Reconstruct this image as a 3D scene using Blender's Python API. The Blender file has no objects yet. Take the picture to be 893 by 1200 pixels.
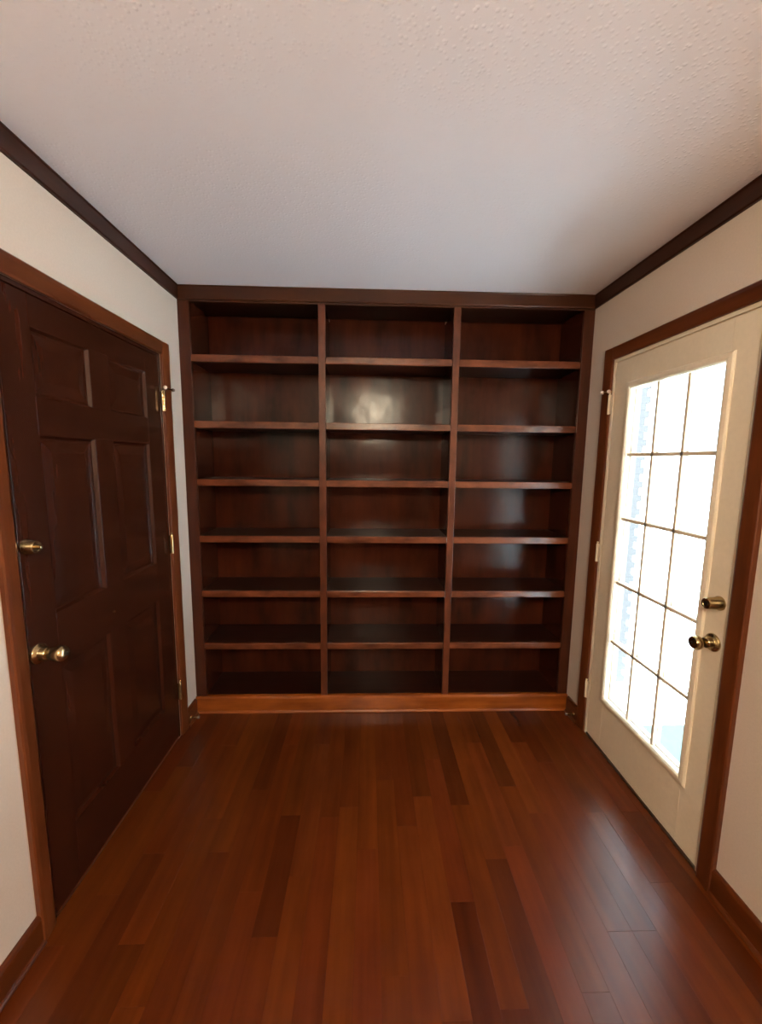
import bpy, bmesh, math, random
from mathutils import Vector, Matrix
random.seed(7)
SC = bpy.context.scene
COL = SC.collection
W, H = 2.279, 2.44            # room width and height (metres); X right, Y away from the camera, Z up
YR = -5.9                     # rear wall, behind the camera
BD = 0.29                     # bookcase depth
TW = 0.13                     # wall thickness

# ------------------------------------------------------------------ camera
cd = bpy.data.cameras.new('camera')
cam = bpy.data.objects.new('camera', cd); COL.objects.link(cam)
F, PITCH, YAW, ROLL = 473.67, 0.1281, -0.0326, 0.0116
cd.sensor_fit = 'VERTICAL'; cd.sensor_height = 36.0; cd.lens = F / 1200.0 * 36.0
cd.clip_start = 0.02
cam.matrix_world = (Matrix.Translation((1.0299, -2.3189, 1.5315)) @ Matrix.Rotation(YAW, 4, 'Z')
                    @ Matrix.Rotation(math.pi/2 - PITCH, 4, 'X') @ Matrix.Rotation(ROLL, 4, 'Z'))
SC.camera = cam

# ------------------------------------------------------------------ sky, exposure
wd = bpy.data.worlds.new('overcast_sky'); SC.world = wd; wd.use_nodes = True
bg = wd.node_tree.nodes['Background']
bg.inputs[0].default_value = (0.72, 0.87, 1.0, 1); bg.inputs[1].default_value = 7.0
sd = bpy.data.lights.new('sun', 'SUN'); sun = bpy.data.objects.new('sun', sd); COL.objects.link(sun)
sd.energy = 142.0; sd.angle = math.radians(2); sd.color = (0.74, 0.88, 1.0)
sun.location = (6, -4, 8); sun.rotation_euler = Vector((.04, .55, -.83)).to_track_quat('-Z', 'Y').to_euler()
vs = SC.view_settings
vs.view_transform = 'Standard'; vs.look = 'None'; vs.gamma = 1.0; vs.use_curve_mapping = False; vs.exposure = 0.2
SC.cycles.diffuse_bounces = 8; SC.cycles.max_bounces = 14; SC.cycles.transparent_max_bounces = 16
LAMP_STRENGTH = 270.0
LAMP_COLOR = (1.0, 0.83, 0.58)

# ------------------------------------------------------------------ materials
def lin(r, g, b):
    f = lambda c: (c/255)/12.92 if c/255 <= .04045 else ((c/255+.055)/1.055)**2.4
    return (f(r), f(g), f(b), 1)
def newmat(name):
    m = bpy.data.materials.new(name); m.use_nodes = True
    nt = m.node_tree; return m, nt, nt.nodes['Principled BSDF']
def plain(name, col, rough=.6, metal=0, bump=None, spec=.5, coat=0):
    m, nt, b = newmat(name); N = nt.nodes; L = nt.links
    b.inputs['Base Color'].default_value = col; b.inputs['Roughness'].default_value = rough
    b.inputs['Metallic'].default_value = metal; b.inputs['Specular IOR Level'].default_value = spec
    b.inputs['Coat Weight'].default_value = coat; b.inputs['Coat Roughness'].default_value = .1
    tc = N.new('ShaderNodeTexCoord'); no = N.new('ShaderNodeTexNoise')
    no.inputs['Scale'].default_value = bump[0] if bump else 30; no.inputs['Detail'].default_value = 4
    L.new(tc.outputs['Object'], no.inputs['Vector'])
    mx = N.new('ShaderNodeMix'); mx.data_type = 'RGBA'; mx.blend_type = 'MULTIPLY'
    mx.inputs['Factor'].default_value = .12; mx.inputs['A'].default_value = col
    L.new(no.outputs['Fac'], mx.inputs['B']); L.new(mx.outputs['Result'], b.inputs['Base Color'])
    if bump:
        bp = N.new('ShaderNodeBump'); bp.inputs['Strength'].default_value = bump[1]; bp.inputs['Distance'].default_value = bump[2]
        L.new(no.outputs['Fac'], bp.inputs['Height']); L.new(bp.outputs['Normal'], b.inputs['Normal'])
    return m
def wood(name, dark, light, axis='Z', rough=.35, across=26, along=1.6, blotch=.45, blotch_scale=5, coat=0.0,
         lo=.32, hi=.7, tone=False, spec=.5, wav=0.0, ripple=0.0):
    """stained wood: streaks stretched along one axis, cloudy stain blotches, fine pore relief"""
    m, nt, b = newmat(name); N = nt.nodes; L = nt.links
    tc = N.new('ShaderNodeTexCoord'); oi = N.new('ShaderNodeObjectInfo')
    off = N.new('ShaderNodeVectorMath'); off.operation = 'MULTIPLY_ADD'
    L.new(oi.outputs['Random'], off.inputs[0]); off.inputs[1].default_value = (37, 53, 71)
    L.new(tc.outputs['Object'], off.inputs[2])
    mp = N.new('ShaderNodeMapping'); s = [across]*3; s['XYZ'.index(axis)] = along
    mp.inputs['Scale'].default_value = s; L.new(off.outputs[0], mp.inputs['Vector'])
    n1 = N.new('ShaderNodeTexNoise'); n1.inputs['Scale'].default_value = 1.0; n1.inputs['Detail'].default_value = 6
    n1.inputs['Roughness'].default_value = .6; n1.inputs['Distortion'].default_value = wav
    L.new(mp.outputs[0], n1.inputs['Vector'])
    mp2 = N.new('ShaderNodeMapping'); s2 = [blotch_scale*2.2]*3; s2['XYZ'.index(axis)] = blotch_scale
    mp2.inputs['Scale'].default_value = s2; L.new(off.outputs[0], mp2.inputs['Vector'])
    n2 = N.new('ShaderNodeTexNoise'); n2.inputs['Scale'].default_value = 1.0; n2.inputs['Detail'].default_value = 3
    L.new(mp2.outputs[0], n2.inputs['Vector'])
    ml = N.new('ShaderNodeMix'); ml.data_type = 'FLOAT'; ml.inputs[0].default_value = blotch
    L.new(n1.outputs['Fac'], ml.inputs[2]); L.new(n2.outputs['Fac'], ml.inputs[3])
    cr = N.new('ShaderNodeValToRGB'); e = cr.color_ramp.elements
    e[0].position = lo; e[0].color = dark; e[1].position = hi; e[1].color = light
    L.new(ml.outputs[0], cr.inputs[0])
    out = cr.outputs[0]
    if tone:
        mx = N.new('ShaderNodeMix'); mx.data_type = 'RGBA'; mx.blend_type = 'MULTIPLY'; mx.inputs['Factor'].default_value = 1
        L.new(out, mx.inputs['A']); L.new(oi.outputs['Color'], mx.inputs['B']); out = mx.outputs['Result']
    L.new(out, b.inputs['Base Color'])
    b.inputs['Roughness'].default_value = rough; b.inputs['Specular IOR Level'].default_value = spec
    b.inputs['Coat Weight'].default_value = coat; b.inputs['Coat Roughness'].default_value = .12
    bp = N.new('ShaderNodeBump'); bp.inputs['Strength'].default_value = .12; bp.inputs['Distance'].default_value = .002
    L.new(ml.outputs[0], bp.inputs['Height'])
    if ripple:   # slightly wavy varnish film
        n3 = N.new('ShaderNodeTexNoise'); n3.inputs['Scale'].default_value = 7; n3.inputs['Detail'].default_value = 2
        L.new(off.outputs[0], n3.inputs['Vector'])
        b2 = N.new('ShaderNodeBump'); b2.inputs['Strength'].default_value = ripple; b2.inputs['Distance'].default_value = .012
        L.new(n3.outputs['Fac'], b2.inputs['Height']); L.new(b2.outputs['Normal'], bp.inputs['Normal'])
    L.new(bp.outputs['Normal'], b.inputs['Normal'])
    return m

M = {}
M['wall'] = plain('wall_paint', lin(209, 193, 179), .75, bump=(140, .25, .002))
m, nt, b = newmat('ceiling_texture'); M['ceil'] = m; N = nt.nodes; L = nt.links
b.inputs['Base Color'].default_value = lin(250, 247, 253); b.inputs['Roughness'].default_value = .9
tc = N.new('ShaderNodeTexCoord'); vo = N.new('ShaderNodeTexVoronoi'); vo.inputs['Scale'].default_value = 75
no = N.new('ShaderNodeTexNoise'); no.inputs['Scale'].default_value = 55; no.inputs['Detail'].default_value = 5
L.new(tc.outputs['Object'], vo.inputs['Vector']); L.new(tc.outputs['Object'], no.inputs['Vector'])
rp = N.new('ShaderNodeValToRGB'); rp.color_ramp.elements[0].position = .12; rp.color_ramp.elements[0].color = (1, 1, 1, 1)
rp.color_ramp.elements[1].position = .42; rp.color_ramp.elements[1].color = (0, 0, 0, 1)
L.new(vo.outputs['Distance'], rp.inputs[0])
mm = N.new('ShaderNodeMath'); mm.operation = 'MULTIPLY'; L.new(rp.outputs[0], mm.inputs[0]); L.new(no.outputs['Fac'], mm.inputs[1])
bp = N.new('ShaderNodeBump'); bp.inputs['Strength'].default_value = .28; bp.inputs['Distance'].default_value = .004
L.new(mm.outputs[0], bp.inputs['Height']); L.new(bp.outputs['Normal'], b.inputs['Normal'])

M['case_v'] = wood('bookcase_stile_wood', lin(44, 18, 9), lin(82, 38, 20), 'Z', .34, spec=.25)
M['case_h'] = wood('bookcase_rail_wood', lin(42, 19, 9), lin(72, 36, 17), 'X', .34, spec=.25)
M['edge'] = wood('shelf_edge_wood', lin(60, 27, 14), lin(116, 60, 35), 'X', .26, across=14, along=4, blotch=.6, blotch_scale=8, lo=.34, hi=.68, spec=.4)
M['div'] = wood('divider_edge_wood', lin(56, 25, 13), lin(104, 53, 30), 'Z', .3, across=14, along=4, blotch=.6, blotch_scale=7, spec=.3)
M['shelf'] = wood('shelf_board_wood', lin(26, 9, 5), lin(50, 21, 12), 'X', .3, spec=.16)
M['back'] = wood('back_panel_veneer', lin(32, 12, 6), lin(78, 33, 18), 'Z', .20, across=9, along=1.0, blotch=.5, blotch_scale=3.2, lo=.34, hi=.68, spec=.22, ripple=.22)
M['base'] = wood('base_wood', lin(104, 48, 14), lin(156, 82, 29), 'X', .24, spec=.45)
M['base_y'] = wood('baseboard_wood', lin(64, 27, 8), lin(94, 44, 15), 'Y', .3, spec=.4)
M['crown'] = wood('crown_wood', lin(38, 16, 8), lin(62, 29, 14), 'Y', .42, spec=.25)
M['crown_x'] = wood('crown_wood_cross', lin(46, 20, 9), lin(74, 38, 17), 'X', .34, spec=.25)
M['casing_v'] = wood('casing_wood', lin(74, 34, 14), lin(108, 55, 25), 'Z', .32, spec=.35)
M['casing_h'] = wood('casing_head_wood', lin(72, 33, 13), lin(104, 53, 24), 'Y', .32, spec=.35)
M['door_v'] = wood('door_wood', lin(40, 16, 7), lin(58, 24, 11), 'Z', .27, across=16, blotch=.25, spec=.33)
M['door_h'] = wood('door_rail_wood', lin(40, 16, 7), lin(58, 24, 11), 'Y', .27, across=16, blotch=.25, spec=.33)
M['plank'] = wood('floor_oak', lin(72, 29, 8), lin(96, 43, 15), 'Y', .26, across=22, along=1.2, blotch=.35, tone=True, spec=.36)
M['rear_panel'] = wood('unseen_dark_panelling', lin(66, 32, 16), lin(104, 56, 30), 'Z', .45, spec=.3)
M['sub'] = plain('subfloor', lin(40, 20, 10), .8)
M['cream'] = plain('cream_door_paint', lin(236, 222, 198), .42, bump=(60, .04, .001))
M['brass'] = plain('brass', (.56, .43, .24, 1), .24, 1.0)
M['antique'] = plain('antique_brass', (.42, .31, .15, 1), .25, 1.0)
M['dark'] = plain('dark_keyway', lin(34, 26, 18), .5, .4)
M['rubber'] = plain('pale_rubber', lin(235, 215, 205), .5)
M['rubber_dark'] = plain('grey_rubber', lin(110, 95, 88), .6)
M['metal_sill'] = plain('threshold_metal', (.35, .3, .22, 1), .4, 1)
M['concrete'] = plain('pale_concrete', (.62, .62, .6, 1), .9, bump=(20, .2, .004))
M['turq'] = plain('turquoise_carpet', (.0075, .0160, .0140, 1), .95, bump=(120, .4, .003))
M['white_brick'] = plain('white_painted_brick', (.75, .75, .74, 1), .85, bump=(40, .3, .004))
M['shade_grey_brick'] = plain('shade_grey_brick', (.0125, .0108, .0100, 1), .9, bump=(50, .4, .004))  # dark tone stands for the shade along the toothed wall end
m, nt, b = newmat('window_glass'); M['glass'] = m; N = nt.nodes; L = nt.links
N.remove(b); tr = N.new('ShaderNodeBsdfTransparent'); tr.inputs[0].default_value = (.96, .98, .98, 1)
gl = N.new('ShaderNodeBsdfGlossy'); gl.inputs['Roughness'].default_value = .02
lw = N.new('ShaderNodeLayerWeight'); lw.inputs[0].default_value = .5
pw = N.new('ShaderNodeMath'); pw.operation = 'POWER'; pw.inputs[1].default_value = 5; L.new(lw.outputs['Facing'], pw.inputs[0])
fr = N.new('ShaderNodeMath'); fr.operation = 'MULTIPLY_ADD'; fr.inputs[1].default_value = .9; fr.inputs[2].default_value = .04; L.new(pw.outputs[0], fr.inputs[0])
ms = N.new('ShaderNodeMixShader'); L.new(fr.outputs[0], ms.inputs[0]); L.new(tr.outputs[0], ms.inputs[1]); L.new(gl.outputs[0], ms.inputs[2])
L.new(ms.outputs[0], N['Material Output'].inputs[0])
m, nt, b = newmat('lit_lamp_glass'); M['lamp'] = m
b.inputs['Base Color'].default_value = (.9, .85, .75, 1); b.inputs['Emission Color'].default_value = (*LAMP_COLOR, 1)
b.inputs['Emission Strength'].default_value = LAMP_STRENGTH

# ------------------------------------------------------------------ helpers
def props(o, label=None, cat=None, group=None, kind=None):
    if label: o['label'] = label
    if cat: o['category'] = cat
    if group: o['group'] = group
    if kind: o['kind'] = kind
    return o
def empty(name, loc, **k):
    o = bpy.data.objects.new(name, None); COL.objects.link(o); o.location = loc; o.empty_display_size = .05
    return props(o, **k)
def wpos(o):
    p = Vector((0, 0, 0))
    while o is not None: p = p + o.location; o = o.parent
    return p
def link(name, me, mat, center, parent=None, smooth=False):
    o = bpy.data.objects.new(name, me); COL.objects.link(o)
    if mat is not None and not me.materials: me.materials.append(mat)
    if parent is not None: o.parent = parent
    o.location = Vector(center) - wpos(parent)
    if smooth:
        for p in me.polygons: p.use_smooth = True
    return o
def bm_box(bm, x0, x1, y0, y1, z0, z1, bev=0):
    r = bmesh.ops.create_cube(bm, size=1)
    for v in r['verts']:
        v.co = Vector(((x0+x1)/2+v.co.x*(x1-x0), (y0+y1)/2+v.co.y*(y1-y0), (z0+z1)/2+v.co.z*(z1-z0)))
    if bev:
        es = list({e for v in r['verts'] for e in v.link_edges})
        bmesh.ops.bevel(bm, geom=es, offset=bev, segments=2, profile=.5, affect='EDGES')
def finish(name, bm, mat, parent=None, center=None, smooth=False):
    if center is None:
        xs = [v.co for v in bm.verts]
        center = Vector([(min(c[i] for c in xs)+max(c[i] for c in xs))/2 for i in range(3)])
    center = Vector(center)
    for v in bm.verts: v.co -= center
    bmesh.ops.recalc_face_normals(bm, faces=bm.faces)
    me = bpy.data.meshes.new(name); bm.to_mesh(me); bm.free()
    return link(name, me, mat, center, parent, smooth)
def box(name, x0, x1, y0, y1, z0, z1, mat, parent=None, bev=.0015):
    bm = bmesh.new(); bm_box(bm, x0, x1, y0, y1, z0, z1, bev)
    return finish(name, bm, mat, parent)
def boxes(name, lst, mat, parent=None, bev=0):
    bm = bmesh.new()
    for a in lst: bm_box(bm, *a, bev)
    return finish(name, bm, mat, parent)
def prism(name, prof, axis, a0, a1, mat, parent=None):
    """extrude a closed 2-D profile along an axis ('X': prof=(y,z); 'Y': (x,z); 'Z': (x,y))"""
    bm = bmesh.new()
    mk = {'X': lambda p, a: (a, p[0], p[1]), 'Y': lambda p, a: (p[0], a, p[1]), 'Z': lambda p, a: (p[0], p[1], a)}[axis]
    A = [bm.verts.new(mk(p, a0)) for p in prof]; B = [bm.verts.new(mk(p, a1)) for p in prof]
    n = len(prof)
    for i in range(n): bm.faces.new((A[i], A[(i+1) % n], B[(i+1) % n], B[i]))
    bm.faces.new(A); bm.faces.new(B)
    return finish(name, bm, mat, parent)
def lathe(name, prof, base, direction, mat, parent=None, seg=28):
    """turn a (radius, height) profile about an axis from base along direction"""
    bm = bmesh.new(); d = Vector(direction).normalized(); q = d.to_track_quat('Z', 'Y').to_matrix()
    rings = []
    for r, h in prof:
        if r < 1e-6: rings.append([bm.verts.new(q @ Vector((0, 0, h)))])
        else: rings.append([bm.verts.new(q @ Vector((r*math.cos(2*math.pi*k/seg), r*math.sin(2*math.pi*k/seg), h))) for k in range(seg)])
    for A, B in zip(rings, rings[1:]):
        for k in range(seg):
            j = (k+1) % seg
            if len(A) == 1: bm.faces.new((A[0], B[k], B[j]))
            elif len(B) == 1: bm.faces.new((A[k], A[j], B[0]))
            else: bm.faces.new((A[k], A[j], B[j], B[k]))
    for R in (rings[0], rings[-1]):
        if len(R) > 1: bm.faces.new(R)
    for v in bm.verts: v.co += Vector(base)
    o = finish(name, bm, mat, parent)
    for p in o.data.polygons: p.use_smooth = len(p.vertices) <= 4
    try:
        o.data.set_sharp_from_angle(angle=math.radians(40))
    except Exception: pass
    return o

# ------------------------------------------------------------------ room shell
# left door opening / right door opening (y range, head height)
L0, L1, LT = -1.132, -0.215, 2.036
R0, R1, RT = -1.024, -0.217, 2.050
YB = BD + .02
boxes('wall_left', [(-TW, 0, L1, YB+.1, -.06, H), (-TW, 0, YR, L0, -.06, H), (-TW, 0, L0, L1, LT, H)], M['wall'])
boxes('wall_right', [(W, W+TW, R1, YB+.1, -.06, H), (W, W+TW, YR, R0, -.06, H), (W, W+TW, R0, R1, RT, H)], M['wall'])
boxes('wall_back', [(0, W, YB, YB+.1, -.06, H)], M['wall'])
boxes('wall_rear', [(-TW, W+TW, YR-.1, YR, -.06, H)], M['rear_panel'])  # unseen wall; dark panelling added to weaken the haze mirrored in the bookcase
boxes('ceiling', [(-TW, W+TW, YR-.1, YB+.1, H, H+.1)], M['ceil'])
for n, t in (('wall_left', 'white painted wall around the dark six panel door'), ('wall_right', 'cream white wall around the glass door'),
             ('wall_back', 'plain wall hidden behind the built-in bookcase'), ('wall_rear', 'unseen wall behind the viewer, panelled dark to cut reflected haze'),
             ('ceiling', 'white ceiling with knockdown plaster texture')):
    props(bpy.data.objects[n], t, 'ceiling' if n == 'ceiling' else 'wall', kind='structure')

# floor of single strip boards running towards the bookcase
floor = boxes('floor', [(-TW, W+TW, YR-.1, YB, -.06, -.019)], M['sub'])
props(floor, 'glossy reddish brown strip hardwood floor', 'floor', kind='structure')
PW = .0831
plank_mesh = {}
def plank(x0, x1, y0, y1, tone):
    key = (round(x1-x0, 3), round(y1-y0, 3))
    if key not in plank_mesh:
        bm = bmesh.new(); w, l = x1-x0-.0002, y1-y0-.0002
        bm_box(bm, -w/2, w/2, -l/2, l/2, -.0095, .0095, .0003)
        bmesh.ops.recalc_face_normals(bm, faces=bm.faces)
        me = bpy.data.meshes.new('plank'); bm.to_mesh(me); bm.free(); plank_mesh[key] = me
    o = link('plank', plank_mesh[key], M['plank'], ((x0+x1)/2, (y0+y1)/2, -.0095), floor)
    o.color = tone
    return o
SPLIT = -1.75
rest = []
# boards whose ends and stain the photograph shows: strip index -> (far-to-near end, tone)
SEEN = {16: ((-.42, .95), (-1.10, 1.02), (-2.05, .62)), 17: ((-.70, .66), (-1.38, .98), (-2.25, .7)), 8: ((-.74, .9), (-1.19, .6), (-2.25, .95)),
        9: ((-.30, .8), (-1.0, 1.0), (-2.25, 1.0)), 11: ((-.70, .85), (-1.75, 1.08)), 12: ((-.9, 1.06), (-2.25, .98)), 13: ((-.55, .9), (-1.3, 1.05), (-2.25, 1.0)),
        14: ((-.8, .85), (-1.5, 1.0), (-2.25, .95)), 15: ((-.65, .7), (-1.4, 1.12), (-2.25, 1.0)), 18: ((-.95, 1.0), (-2.25, .72))}
n = int(math.ceil(W/PW))
for i in range(n):
    x0, x1 = i*PW, min((i+1)*PW, W)
    y = 0.0
    first = random.choice((.3, .45, .6, .75, .9))
    seen = list(SEEN.get(i, ()))
    while y > SPLIT:
        l = first if y == 0 else random.choice((.6, .75, .9, 1.05))
        y1 = y - l
        if y1 < SPLIT-.5: y1 = SPLIT-.5
        t = random.choice((.72, .85, .95, 1.0, 1.0, 1.08)) * random.uniform(.94, 1.06)
        if seen: y1, t = seen.pop(0)
        plank(x0, x1, y1, y, (t, t*random.uniform(.9, 1.06), t*random.uniform(.85, 1.1), 1))
        y = y1
    while y > YR:
        y1 = max(YR, y - random.choice((.6, .75, .9, 1.05)))
        rest.append((x0+.0004, x1-.0004, y1+.0004, y-.0004, -.019, 0)); y = y1
o = boxes('floorboards', rest, M['plank'], floor); o['kind'] = 'stuff'; o.color = (.92, .9, .9, 1)

# crown boards, baseboards
CT, CH = .014, .070
def crown(name, axis, a0, a1, wallpos, sgn, label, mat):
    c = wallpos; z0, z1 = H-CH, H-.0008
    p = [(c, z0), (c+sgn*CT*.75, z0), (c+sgn*CT, z0+.005), (c+sgn*CT, z1-.008), (c+sgn*(CT+.003), z1-.004), (c+sgn*(CT+.003), z1), (c, z1)]
    return props(prism(name, p, axis, a0, a1, mat), label, 'crown trim', kind='structure')
crown('trim_1', 'Y', YR, -CT, 0, 1, 'dark wood ceiling trim above the six panel door', M['crown'])
crown('trim_2', 'Y', YR, -CT, W, -1, 'dark wood ceiling trim above the glass door', M['crown'])
crown('trim_3', 'X', 0, W, 0, -1, 'dark wood ceiling trim across the top of the bookcase', M['crown_x'])
crown('trim_6', 'X', 0, W, YR, 1, 'dark wood ceiling trim on the panelled wall behind the viewer', M['crown_x'])
BH, BT = .100, .014
def base_profile(c, s):
    return [(c, 0.0005), (c+s*(BT+.010), .0005), (c+s*(BT+.009), .006), (c+s*(BT+.005), .011), (c+s*BT, .013),
            (c+s*BT, BH-.012), (c+s*(BT-.003), BH-.004), (c+s*(BT-.008), BH), (c, BH)]
CW = .065  # casing width
LCO0, LCO1, LCT = -1.190, -0.147, 2.098     # casing outer edges, left door
RCO0, RCO1, RCT = -1.092, -0.152, 2.110     # right door
for side, wallx, s, gaps in (('left', 0, 1, (LCO0, LCO1)), ('right', W, -1, (RCO0, RCO1))):
    e = empty('baseboard_'+side, (wallx, gaps[1], 0), label='stained baseboard along the wall of the '+('six panel door' if side == 'left' else 'glass door'),
              cat='baseboard', kind='structure')
    prism('board', base_profile(wallx, s), 'Y', gaps[1], -.026, M['base_y'], e)
    prism('board', base_profile(wallx, s), 'Y', YR, gaps[0], M['base_y'], e)

props(prism('baseboard_rear', base_profile(YR, 1), 'X', .026, W-.026, M['base']), 'stained baseboard of the panelled wall behind the viewer', 'baseboard', kind='structure')

# ------------------------------------------------------------------ door casings and jambs
def casing(name, wallx, s, y0, y1, t, oy0, oy1, ot, label):
    """y0..y1,t opening; oy0..oy1,ot outer edges; s = direction into the room"""
    e = empty(name, (wallx, (y0+y1)/2, 0), label=label, cat='door casing', kind='structure')
    th = .017; bk = -.0005*s
    rev = .006
    def leg(a, b):   # a = outer, b = inner y: slightly rounded profile, thicker at the outer edge
        d = 1 if b > a else -1
        p = [(wallx+bk, a), (wallx+s*th*.8, a), (wallx+s*th, a+d*.004), (wallx+s*th, a+d*.016), (wallx+s*th*.72, b-d*.008), (wallx+s*th*.5, b), (wallx+bk, b)]
        prism('side_casing', p, 'Z', .0005, ot-.001, M['casing_v'], e)
    leg(oy0, y0-rev+.006); leg(oy1, y1+rev-.006)
    p = [(wallx+bk, ot), (wallx+s*th*.8, ot), (wallx+s*th, ot-.004), (wallx+s*th, ot-.016), (wallx+s*th*.72, t+.008), (wallx+s*th*.5, t), (wallx+bk, t)]
    prism('head_casing', p, 'Y', y0, y1, M['casing_h'], e)
    return e
casing('trim_4', 0, 1, L0, L1, LT, LCO0, LCO1, LCT, 'brown wood casing around the dark six panel door')
casing('trim_5', W, -1, R0, R1, RT, RCO0, RCO1, RCT, 'brown wood casing around the cream glass door')

# ------------------------------------------------------------------ left: dark six panel door
JT = .016
d1 = empty('door_1', (0, L1, 0), label='dark wood six panel door with brass knob and deadbolt', cat='door', kind='structure')
jl = M['door_v']
box('jamb', -TW, -.001, L0, L0+JT, 0, LT, M['door_v'], d1, .001)
box('jamb', -TW, -.001, L1-JT, L1, 0, LT, M['door_v'], d1, .001)
box('head_jamb', -TW, -.001, L0+JT, L1-JT, LT-JT, LT, M['door_h'], d1, .001)
box('door_stop_strip', -TW+.03, -.045, L1-JT-.012, L1-JT, .001, LT-JT, M['casing_v'], d1, .001)
box('door_stop_strip', -TW+.03, -.045, L0+JT, L0+JT+.012, .001, LT-JT, M['casing_v'], d1, .001)
box('head_stop_strip', -TW+.03, -.045, L0+JT+.012, L1-JT-.012, LT-JT-.012, LT-JT, M['casing_h'], d1, .001)
box('threshold', -TW, -.002, L0+JT, L1-JT, -.001, .008, M['casing_h'], d1, .001)
a, c = L0+JT+.003, L1-JT-.003       # slab edges
FX = -.003; DX = -.040              # front and back face of the slab
zt, zb = LT-JT-.003, .010
ST = .118                           # stile width
mid0, mid1 = -.733, -.628
rows = [(.238, .832), (1.012, 1.598), (1.711, 1.925)]
box('stile', DX, FX, a, a+ST-.003, zb, zt, M['door_v'], d1, .001)
box('stile', DX, FX, c-ST, c, zb, zt, M['door_v'], d1, .001)
ya, yb = a+ST-.003, c-ST
zr = [zb] + [q for r in rows for q in r] + [zt]
for k in range(0, 8, 2): box('rail', DX, FX, ya, yb, zr[k], zr[k+1], M['door_h'], d1, .001)
def raised_panel(y0, y1, z0, z1):
    bm = bmesh.new(); rings = []
    for ins, dx in ((-.0005, FX-.0005), (.003, FX-.0005), (.011, FX-.0105), (.019, FX-.0115), (.055, FX-.0075), (.058, FX-.0075)):
        rings.append([bm.verts.new((dx, y, z)) for y, z in ((y0+ins, z0+ins), (y1-ins, z0+ins), (y1-ins, z1-ins), (y0+ins, z1-ins))])
    back = [bm.verts.new((DX+.004, y, z)) for y, z in ((y0, z0), (y1, z0), (y1, z1), (y0, z1))]
    rings = [back] + rings
    for A, B in zip(rings, rings[1:]):
        for k in range(4): bm.faces.new((A[k], A[(k+1) % 4], B[(k+1) % 4], B[k]))
    bm.faces.new(rings[-1]); bm.faces.new(back)
    return finish('panel', bm, M['door_v'], d1)
for z0, z1 in rows:
    box('mullion', DX, FX, mid0, mid1, z0, z1, M['door_v'], d1, .001)
    raised_panel(ya, mid0, z0, z1); raised_panel(mid1, yb, z0, z1)
def hinge(door, x, y, z, s, mat, finial, leaf=None):
    h = lathe('hinge', [(0, -.003), (.004, -.002), (.0065, 0), (.0065, .030), (.006, .0305), (.006, .0315), (.0065, .032), (.0065, .062), (.006, .0625), (.006, .0635),
              (.0065, .064), (.0065, .095), (.005, .097), (.003, .099), (.0045, .101), (.0055, .104), (.004, .1075), (0, .109)], (x, y, z-.0475), (0, 0, 1), mat, door, 16)
    if leaf: box('hinge_leaf', min(x-s*.001, x-s*.0065), max(x-s*.001, x-s*.0065), min(y, y+leaf), max(y, y+leaf), z-.0475, z+.0475, mat, h, .0008)
    return h
for z in (1.81, 1.085, .27): hinge(d1, .0135, L1-.006, z, 1, M['brass'], True, -.012)
# hinge pin door stop: collar, threaded arm with a rubber tip towards the wall, short arm with pad towards the door
def pin_stop(door, x, y, z, s, tip_mat, arm, armdir):
    hs = lathe('hinge_pin_stop', [(0, 0), (.008, 0), (.009, .002), (.009, .006), (.008, .008), (0, .008)], (x, y, z), (0, 0, 1), M['brass'], door, 16)
    dv = Vector(armdir).normalized(); p = Vector((x, y, z+.004))
    lathe('arm', [(0, 0), (.0035, 0), (.0035, arm), (0, arm)], p, dv, M['antique'], hs, 12)
    lathe('rubber_tip', [(.0035, 0), (.008, .001), (.009, .004), (.008, .011), (.004, .014), (0, .0145)], p+dv*arm, dv, tip_mat, hs, 16)
    dv2 = Vector((s*.7, -.7, 0)).normalized()
    lathe('short_arm', [(0, 0), (.0035, 0), (.0035, .018), (0, .018)], p, dv2, M['antique'], hs, 12)
    lathe('rubber_pad', [(.0035, 0), (.008, .001), (.009, .004), (.008, .009), (.004, .012), (0, .0125)], p+dv2*.018, dv2, M['rubber'], hs, 16)
pin_stop(d1, .0135, L1-.006, 1.869, 1, M['rubber_dark'], .060, (.25, 1, 0))
def knob(door, x, y, z, s, mat, L=.078, long=False):
    pr = [(0, .030), (.0125, .030), (.013, .036), (.016, .043), (.0225, .051), (.0262, .060), (.0255, .068), (.021, L-.004), (.012, L-.001), (0, L)]
    if long: pr = [(0, .022), (.012, .022), (.0135, .028), (.018, .038), (.0225, .050), (.0255, .062), (.0262, .070), (.0245, .078), (.018, L-.002), (.010, L), (0, L)]
    k = lathe('door_knob', pr, (x, y, z), (s, 0, 0), mat, door)
    lathe('rose', [(0, 0), (.033, 0), (.033, .003), (.030, .007), (.022, .010), (.0205, .012), (.0205, .026), (.018, .030), (0, .030)], (x, y, z), (s, 0, 0), mat, k)
    lathe('lock_button', [(0, 0), (.0055, 0), (.005, .003), (0, .0035)], (x+s*L, y, z), (s, 0, 0), M['dark'], k, 14)
def deadbolt(door, x, y, z, s, mat, L=.042, turn=False):
    k = lathe('deadbolt', [(0, 0), (.0255, 0), (.0255, .004), (.0225, .008), (.0205, L-.005), (.0185, L), (.0125, L), (.0115, L-.0015), (0, L-.0015)], (x, y, z), (s, 0, 0), mat, door)
    if turn:
        lathe('turn_piece', [(0, 0), (.006, 0), (.007, .004), (.006, .016), (0, .018)], (x+s*(L-.002), y, z), (s, 0, 0), mat, k, 16)
    else:
        lathe('key_plug', [(0, 0), (.0095, 0), (.009, .0015), (0, .0015)], (x+s*(L-.0015), y, z), (s, 0, 0), M['dark'], k, 18)
knob(d1, FX, -1.082, .915, 1, M['brass'], .086, True)
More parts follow.
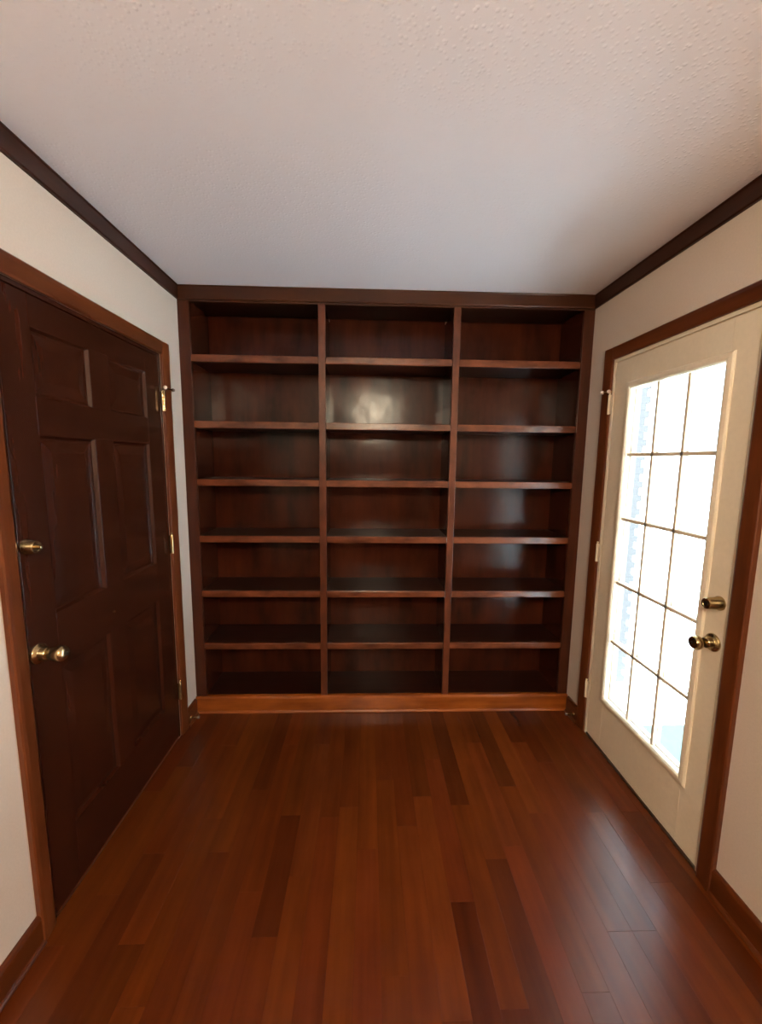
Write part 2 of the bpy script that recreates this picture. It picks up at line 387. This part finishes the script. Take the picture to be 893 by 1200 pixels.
deadbolt(d1, FX, -1.088, 1.258, 1, M['brass'], .034, True)
lathe('screw_hook', [(0, 0), (.004, 0), (.003, .006), (0, .007)], (FX, -.700, .905), (1, 0, 0), M['antique'], d1, 12)

# ------------------------------------------------------------------ right: cream fifteen-lite glass door
d2 = empty('door_2', (W, R1, 0), label='cream painted door with fifteen glass panes and brass hardware', cat='door', kind='structure')
box('jamb', W+.001, W+TW, R0, R0+JT, 0, RT, M['cream'], d2, .001)
box('jamb', W+.001, W+TW, R1-JT, R1, 0, RT, M['cream'], d2, .001)
box('head_jamb', W+.001, W+TW, R0+JT, R1-JT, RT-JT, RT, M['cream'], d2, .001)
box('door_stop_strip', W+.049, W+.075, R0+JT, R0+JT+.012, .001, RT-JT, M['cream'], d2, .001)
box('door_stop_strip', W+.049, W+.075, R1-JT-.012, R1-JT, .001, RT-JT, M['cream'], d2, .001)
box('head_stop_strip', W+.049, W+.075, R0+JT+.012, R1-JT-.012, RT-JT-.012, RT-JT, M['cream'], d2, .001)
box('weatherstrip', W+.010, W+.030, R0+JT, R1-JT, RT-JT-.004, RT-JT, M['cream'], d2, 0)
box('threshold', W+.001, W+TW, R0+JT, R1-JT, -.001, .010, M['metal_sill'], d2, .001)
fx, bx = W+.003, W+.047
a, c = R0+JT+.003, R1-JT-.002
zt, zb = RT-JT-.007, .014
gy0, gy1, gz0, gz1 = -.888, -.372, .300, 1.884    # clear opening between the lite frame
box('stile', fx, bx, a, gy0-.012, zb, zt, M['cream'], d2, .001)
box('stile', fx, bx, gy1+.012, c, zb, zt, M['cream'], d2, .001)
box('rail', fx, bx, gy0-.012, gy1+.012, zb, gz0-.012, M['cream'], d2, .001)
box('rail', fx, bx, gy0-.012, gy1+.012, gz1+.012, zt, M['cream'], d2, .001)
def lite_frame(x, s):
    """raised moulding ring: bevelled outside, sloped towards the glass"""
    bm = bmesh.new(); rings = []
    xm = (fx+bx)/2
    for ins, h in ((-.034, -.001), (-.034, .003), (-.028, .0085), (-.014, .011), (-.006, .009), (0, .002), (0, None)):
        X = xm+s*.004 if h is None else x+s*h
        rings.append([bm.verts.new((X, y, z)) for y, z in ((gy0+ins, gz0+ins), (gy1-ins, gz0+ins), (gy1-ins, gz1-ins), (gy0+ins, gz1-ins))])
    rings.append(rings[0])
    for A, B in zip(rings, rings[1:]):
        for k in range(4): bm.faces.new((A[k], A[(k+1) % 4], B[(k+1) % 4], B[k]))
    return finish('lite_frame', bm, M['cream'], d2)
lite_frame(fx, -1); lite_frame(bx, 1)
hm = [1.570, 1.255, .930, .617]; vm = [-.545, -.717]
zs = [gz0] + sorted(hm) + [gz1]; ys = [gy0] + sorted(vm) + [gy1]
xm = (fx+bx)/2
for s in (-1, 1):
    for z in hm:
        p = [(xm+s*.0025, z-.0085), (xm+s*.015, z-.008), (xm+s*.017, z-.0065), (xm+s*.017, z+.0065), (xm+s*.015, z+.008), (xm+s*.0025, z+.0085)]
        prism('horizontal_muntin', p, 'Y', gy0-.002, gy1+.002, M['cream'], d2)
    for y in vm:
        p = [(xm+s*.0025, y-.0085), (xm+s*.015, y-.008), (xm+s*.017, y-.0065), (xm+s*.017, y+.0065), (xm+s*.015, y+.008), (xm+s*.0025, y+.0085)]
        prism('vertical_muntin', p, 'Z', gz0-.002, gz1+.002, M['cream'], d2)
for i in range(3):
    for j in range(5):
        box('pane', xm-.002, xm+.002, ys[i]+.0005, ys[i+1]-.0005, zs[j]+.0005, zs[j+1]-.0005, M['glass'], d2, 0)
for z in (1.827, 1.050, .265):
    hinge(d2, W-.0135, R1-.006, z, -1, M['cream'], False, -.030)
pin_stop(d2, W-.0135, R1-.006, 1.886, -1, M['rubber'], .030, (-.6, .6, 0))
knob(d2, fx, -.966, .890, -1, M['antique'], .080)
deadbolt(d2, fx, -.974, 1.040, -1, M['antique'], .052, False)

# ------------------------------------------------------------------ built-in bookcase
bc = empty('bookcase', (W/2, 0, 0), label='built-in dark walnut bookcase with three bays of shelves', cat='bookcase')
SW = .060
D1a, D1b, D2a, D2b = .7515, .7895, 1.4945, 1.5325
FT = .020
ZT = 2.362
stl = box('stile', .0005, SW, 0, FT, BH, ZT, M['case_v'], bc)
str_ = box('stile', W-SW, W-.0005, 0, FT, BH, ZT, M['case_v'], bc)
box('top_rail', .0005, W-.0005, 0, FT, ZT, H-.001, M['case_h'], bc)
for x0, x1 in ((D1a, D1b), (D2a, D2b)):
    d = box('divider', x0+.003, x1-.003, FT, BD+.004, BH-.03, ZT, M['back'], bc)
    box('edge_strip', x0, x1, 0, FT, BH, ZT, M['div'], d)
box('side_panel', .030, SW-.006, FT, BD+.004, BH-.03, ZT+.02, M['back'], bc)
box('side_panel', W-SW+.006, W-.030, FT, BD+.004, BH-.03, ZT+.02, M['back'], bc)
box('top_board', .030, W-.030, FT, BD, ZT+.02, ZT+.045, M['shelf'], bc)
zc = [2.0715, 1.7167, 1.3946, 1.0676, .7391, .4144]
bays = [(SW-.006, D1a+.003), (D1b-.003, D2a+.003), (D2b-.003, W-SW+.006)]
fbays = [(SW, D1a), (D1b, D2a), (D2b, W-SW)]
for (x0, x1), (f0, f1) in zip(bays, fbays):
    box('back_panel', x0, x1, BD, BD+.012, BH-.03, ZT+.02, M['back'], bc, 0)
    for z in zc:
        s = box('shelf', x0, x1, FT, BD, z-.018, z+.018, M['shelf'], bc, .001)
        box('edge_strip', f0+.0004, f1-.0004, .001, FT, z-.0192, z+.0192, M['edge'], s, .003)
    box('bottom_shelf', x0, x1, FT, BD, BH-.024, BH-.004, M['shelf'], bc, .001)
prism('base', [(p[0], p[1]) for p in base_profile(0, -1)] , 'X', .0005, W-.0005, M['base'], bc)
box('base_core', .0005, W-.0005, 0.0005, FT, .001, BH-.001, M['base'], bc)

# small baseboard bumpers next to the casings
for wallx, s, y, lab in ((0, 1, -.115, 'small rubber tipped bumper on the baseboard by the dark door'), (W, -1, -.115, 'small rubber tipped bumper on the baseboard by the glass door')):
    e = empty('door_bumper', (wallx+s*BT, y, .040), label=lab, cat='door stop')
    lathe('shank', [(0, 0), (.011, 0), (.010, .003), (.0045, .005), (.0045, .040), (0, .040)], (wallx+s*(BT-.001), y, .040), (s, 0, 0), M['antique'], e, 16)
    lathe('rubber_tip', [(0, 0), (.007, 0), (.008, .003), (.007, .010), (0, .012)], (wallx+s*(BT+.038), y, .040), (s, 0, 0), M['rubber_dark'], e, 16)

# ------------------------------------------------------------------ ceiling lamp behind the viewer (its reflection shows in the shelves)
LX, LY, LZ = 1.12, -3.35, 2.20
lp = empty('ceiling_lamp', (LX, LY, H), label='round lit globe lamp on the ceiling behind the viewer', cat='lamp')
lathe('lamp_base', [(0, 0), (.065, 0), (.065, .012), (.05, .025), (.012, .032), (.012, H-LZ-.105), (.05, H-LZ-.10), (.05, H-LZ-.085), (0, H-LZ-.085)], (LX, LY, H-.0005), (0, 0, -1), M['brass'], lp)
lathe('lamp_globe', [(0, -.11)] + [(.11*math.cos(math.radians(t)), .11*math.sin(math.radians(t))) for t in range(-80, 81, 10)] + [(0, .11)], (LX, LY, LZ), (0, 0, -1), M['lamp'], lp)

# ------------------------------------------------------------------ outside the glass door
GZ = -.15
props(boxes('patio', [(W+TW, W+16, -14, 14, GZ-.1, GZ)], M['concrete']), 'pale concrete patio outside the glass door', 'patio', kind='structure')
props(box('porch_carpet', W+TW+.05, W+1.5, -1.3, .03, GZ+.0005, GZ+.012, M['turq'], None, .004), 'turquoise outdoor carpet on the patio beyond the glass door', 'carpet')
# white painted brick wing; shade on its toothed end is coloured into grey bricks
WX, WY = 2.990, 0.55
bw = empty('brick_wall', (WX, WY, GZ), label='white painted brick wall with toothed corner coloured grey as shade seen through the glass', cat='wall', kind='structure')
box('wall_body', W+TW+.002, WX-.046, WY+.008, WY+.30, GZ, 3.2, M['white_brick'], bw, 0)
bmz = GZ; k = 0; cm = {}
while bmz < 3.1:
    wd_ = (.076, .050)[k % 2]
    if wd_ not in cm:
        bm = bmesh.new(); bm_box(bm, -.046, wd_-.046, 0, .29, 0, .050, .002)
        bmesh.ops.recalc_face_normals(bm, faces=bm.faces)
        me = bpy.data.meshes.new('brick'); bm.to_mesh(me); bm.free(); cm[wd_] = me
    link('brick', cm[wd_], M['shade_grey_brick'], (WX, WY, bmz), bw)
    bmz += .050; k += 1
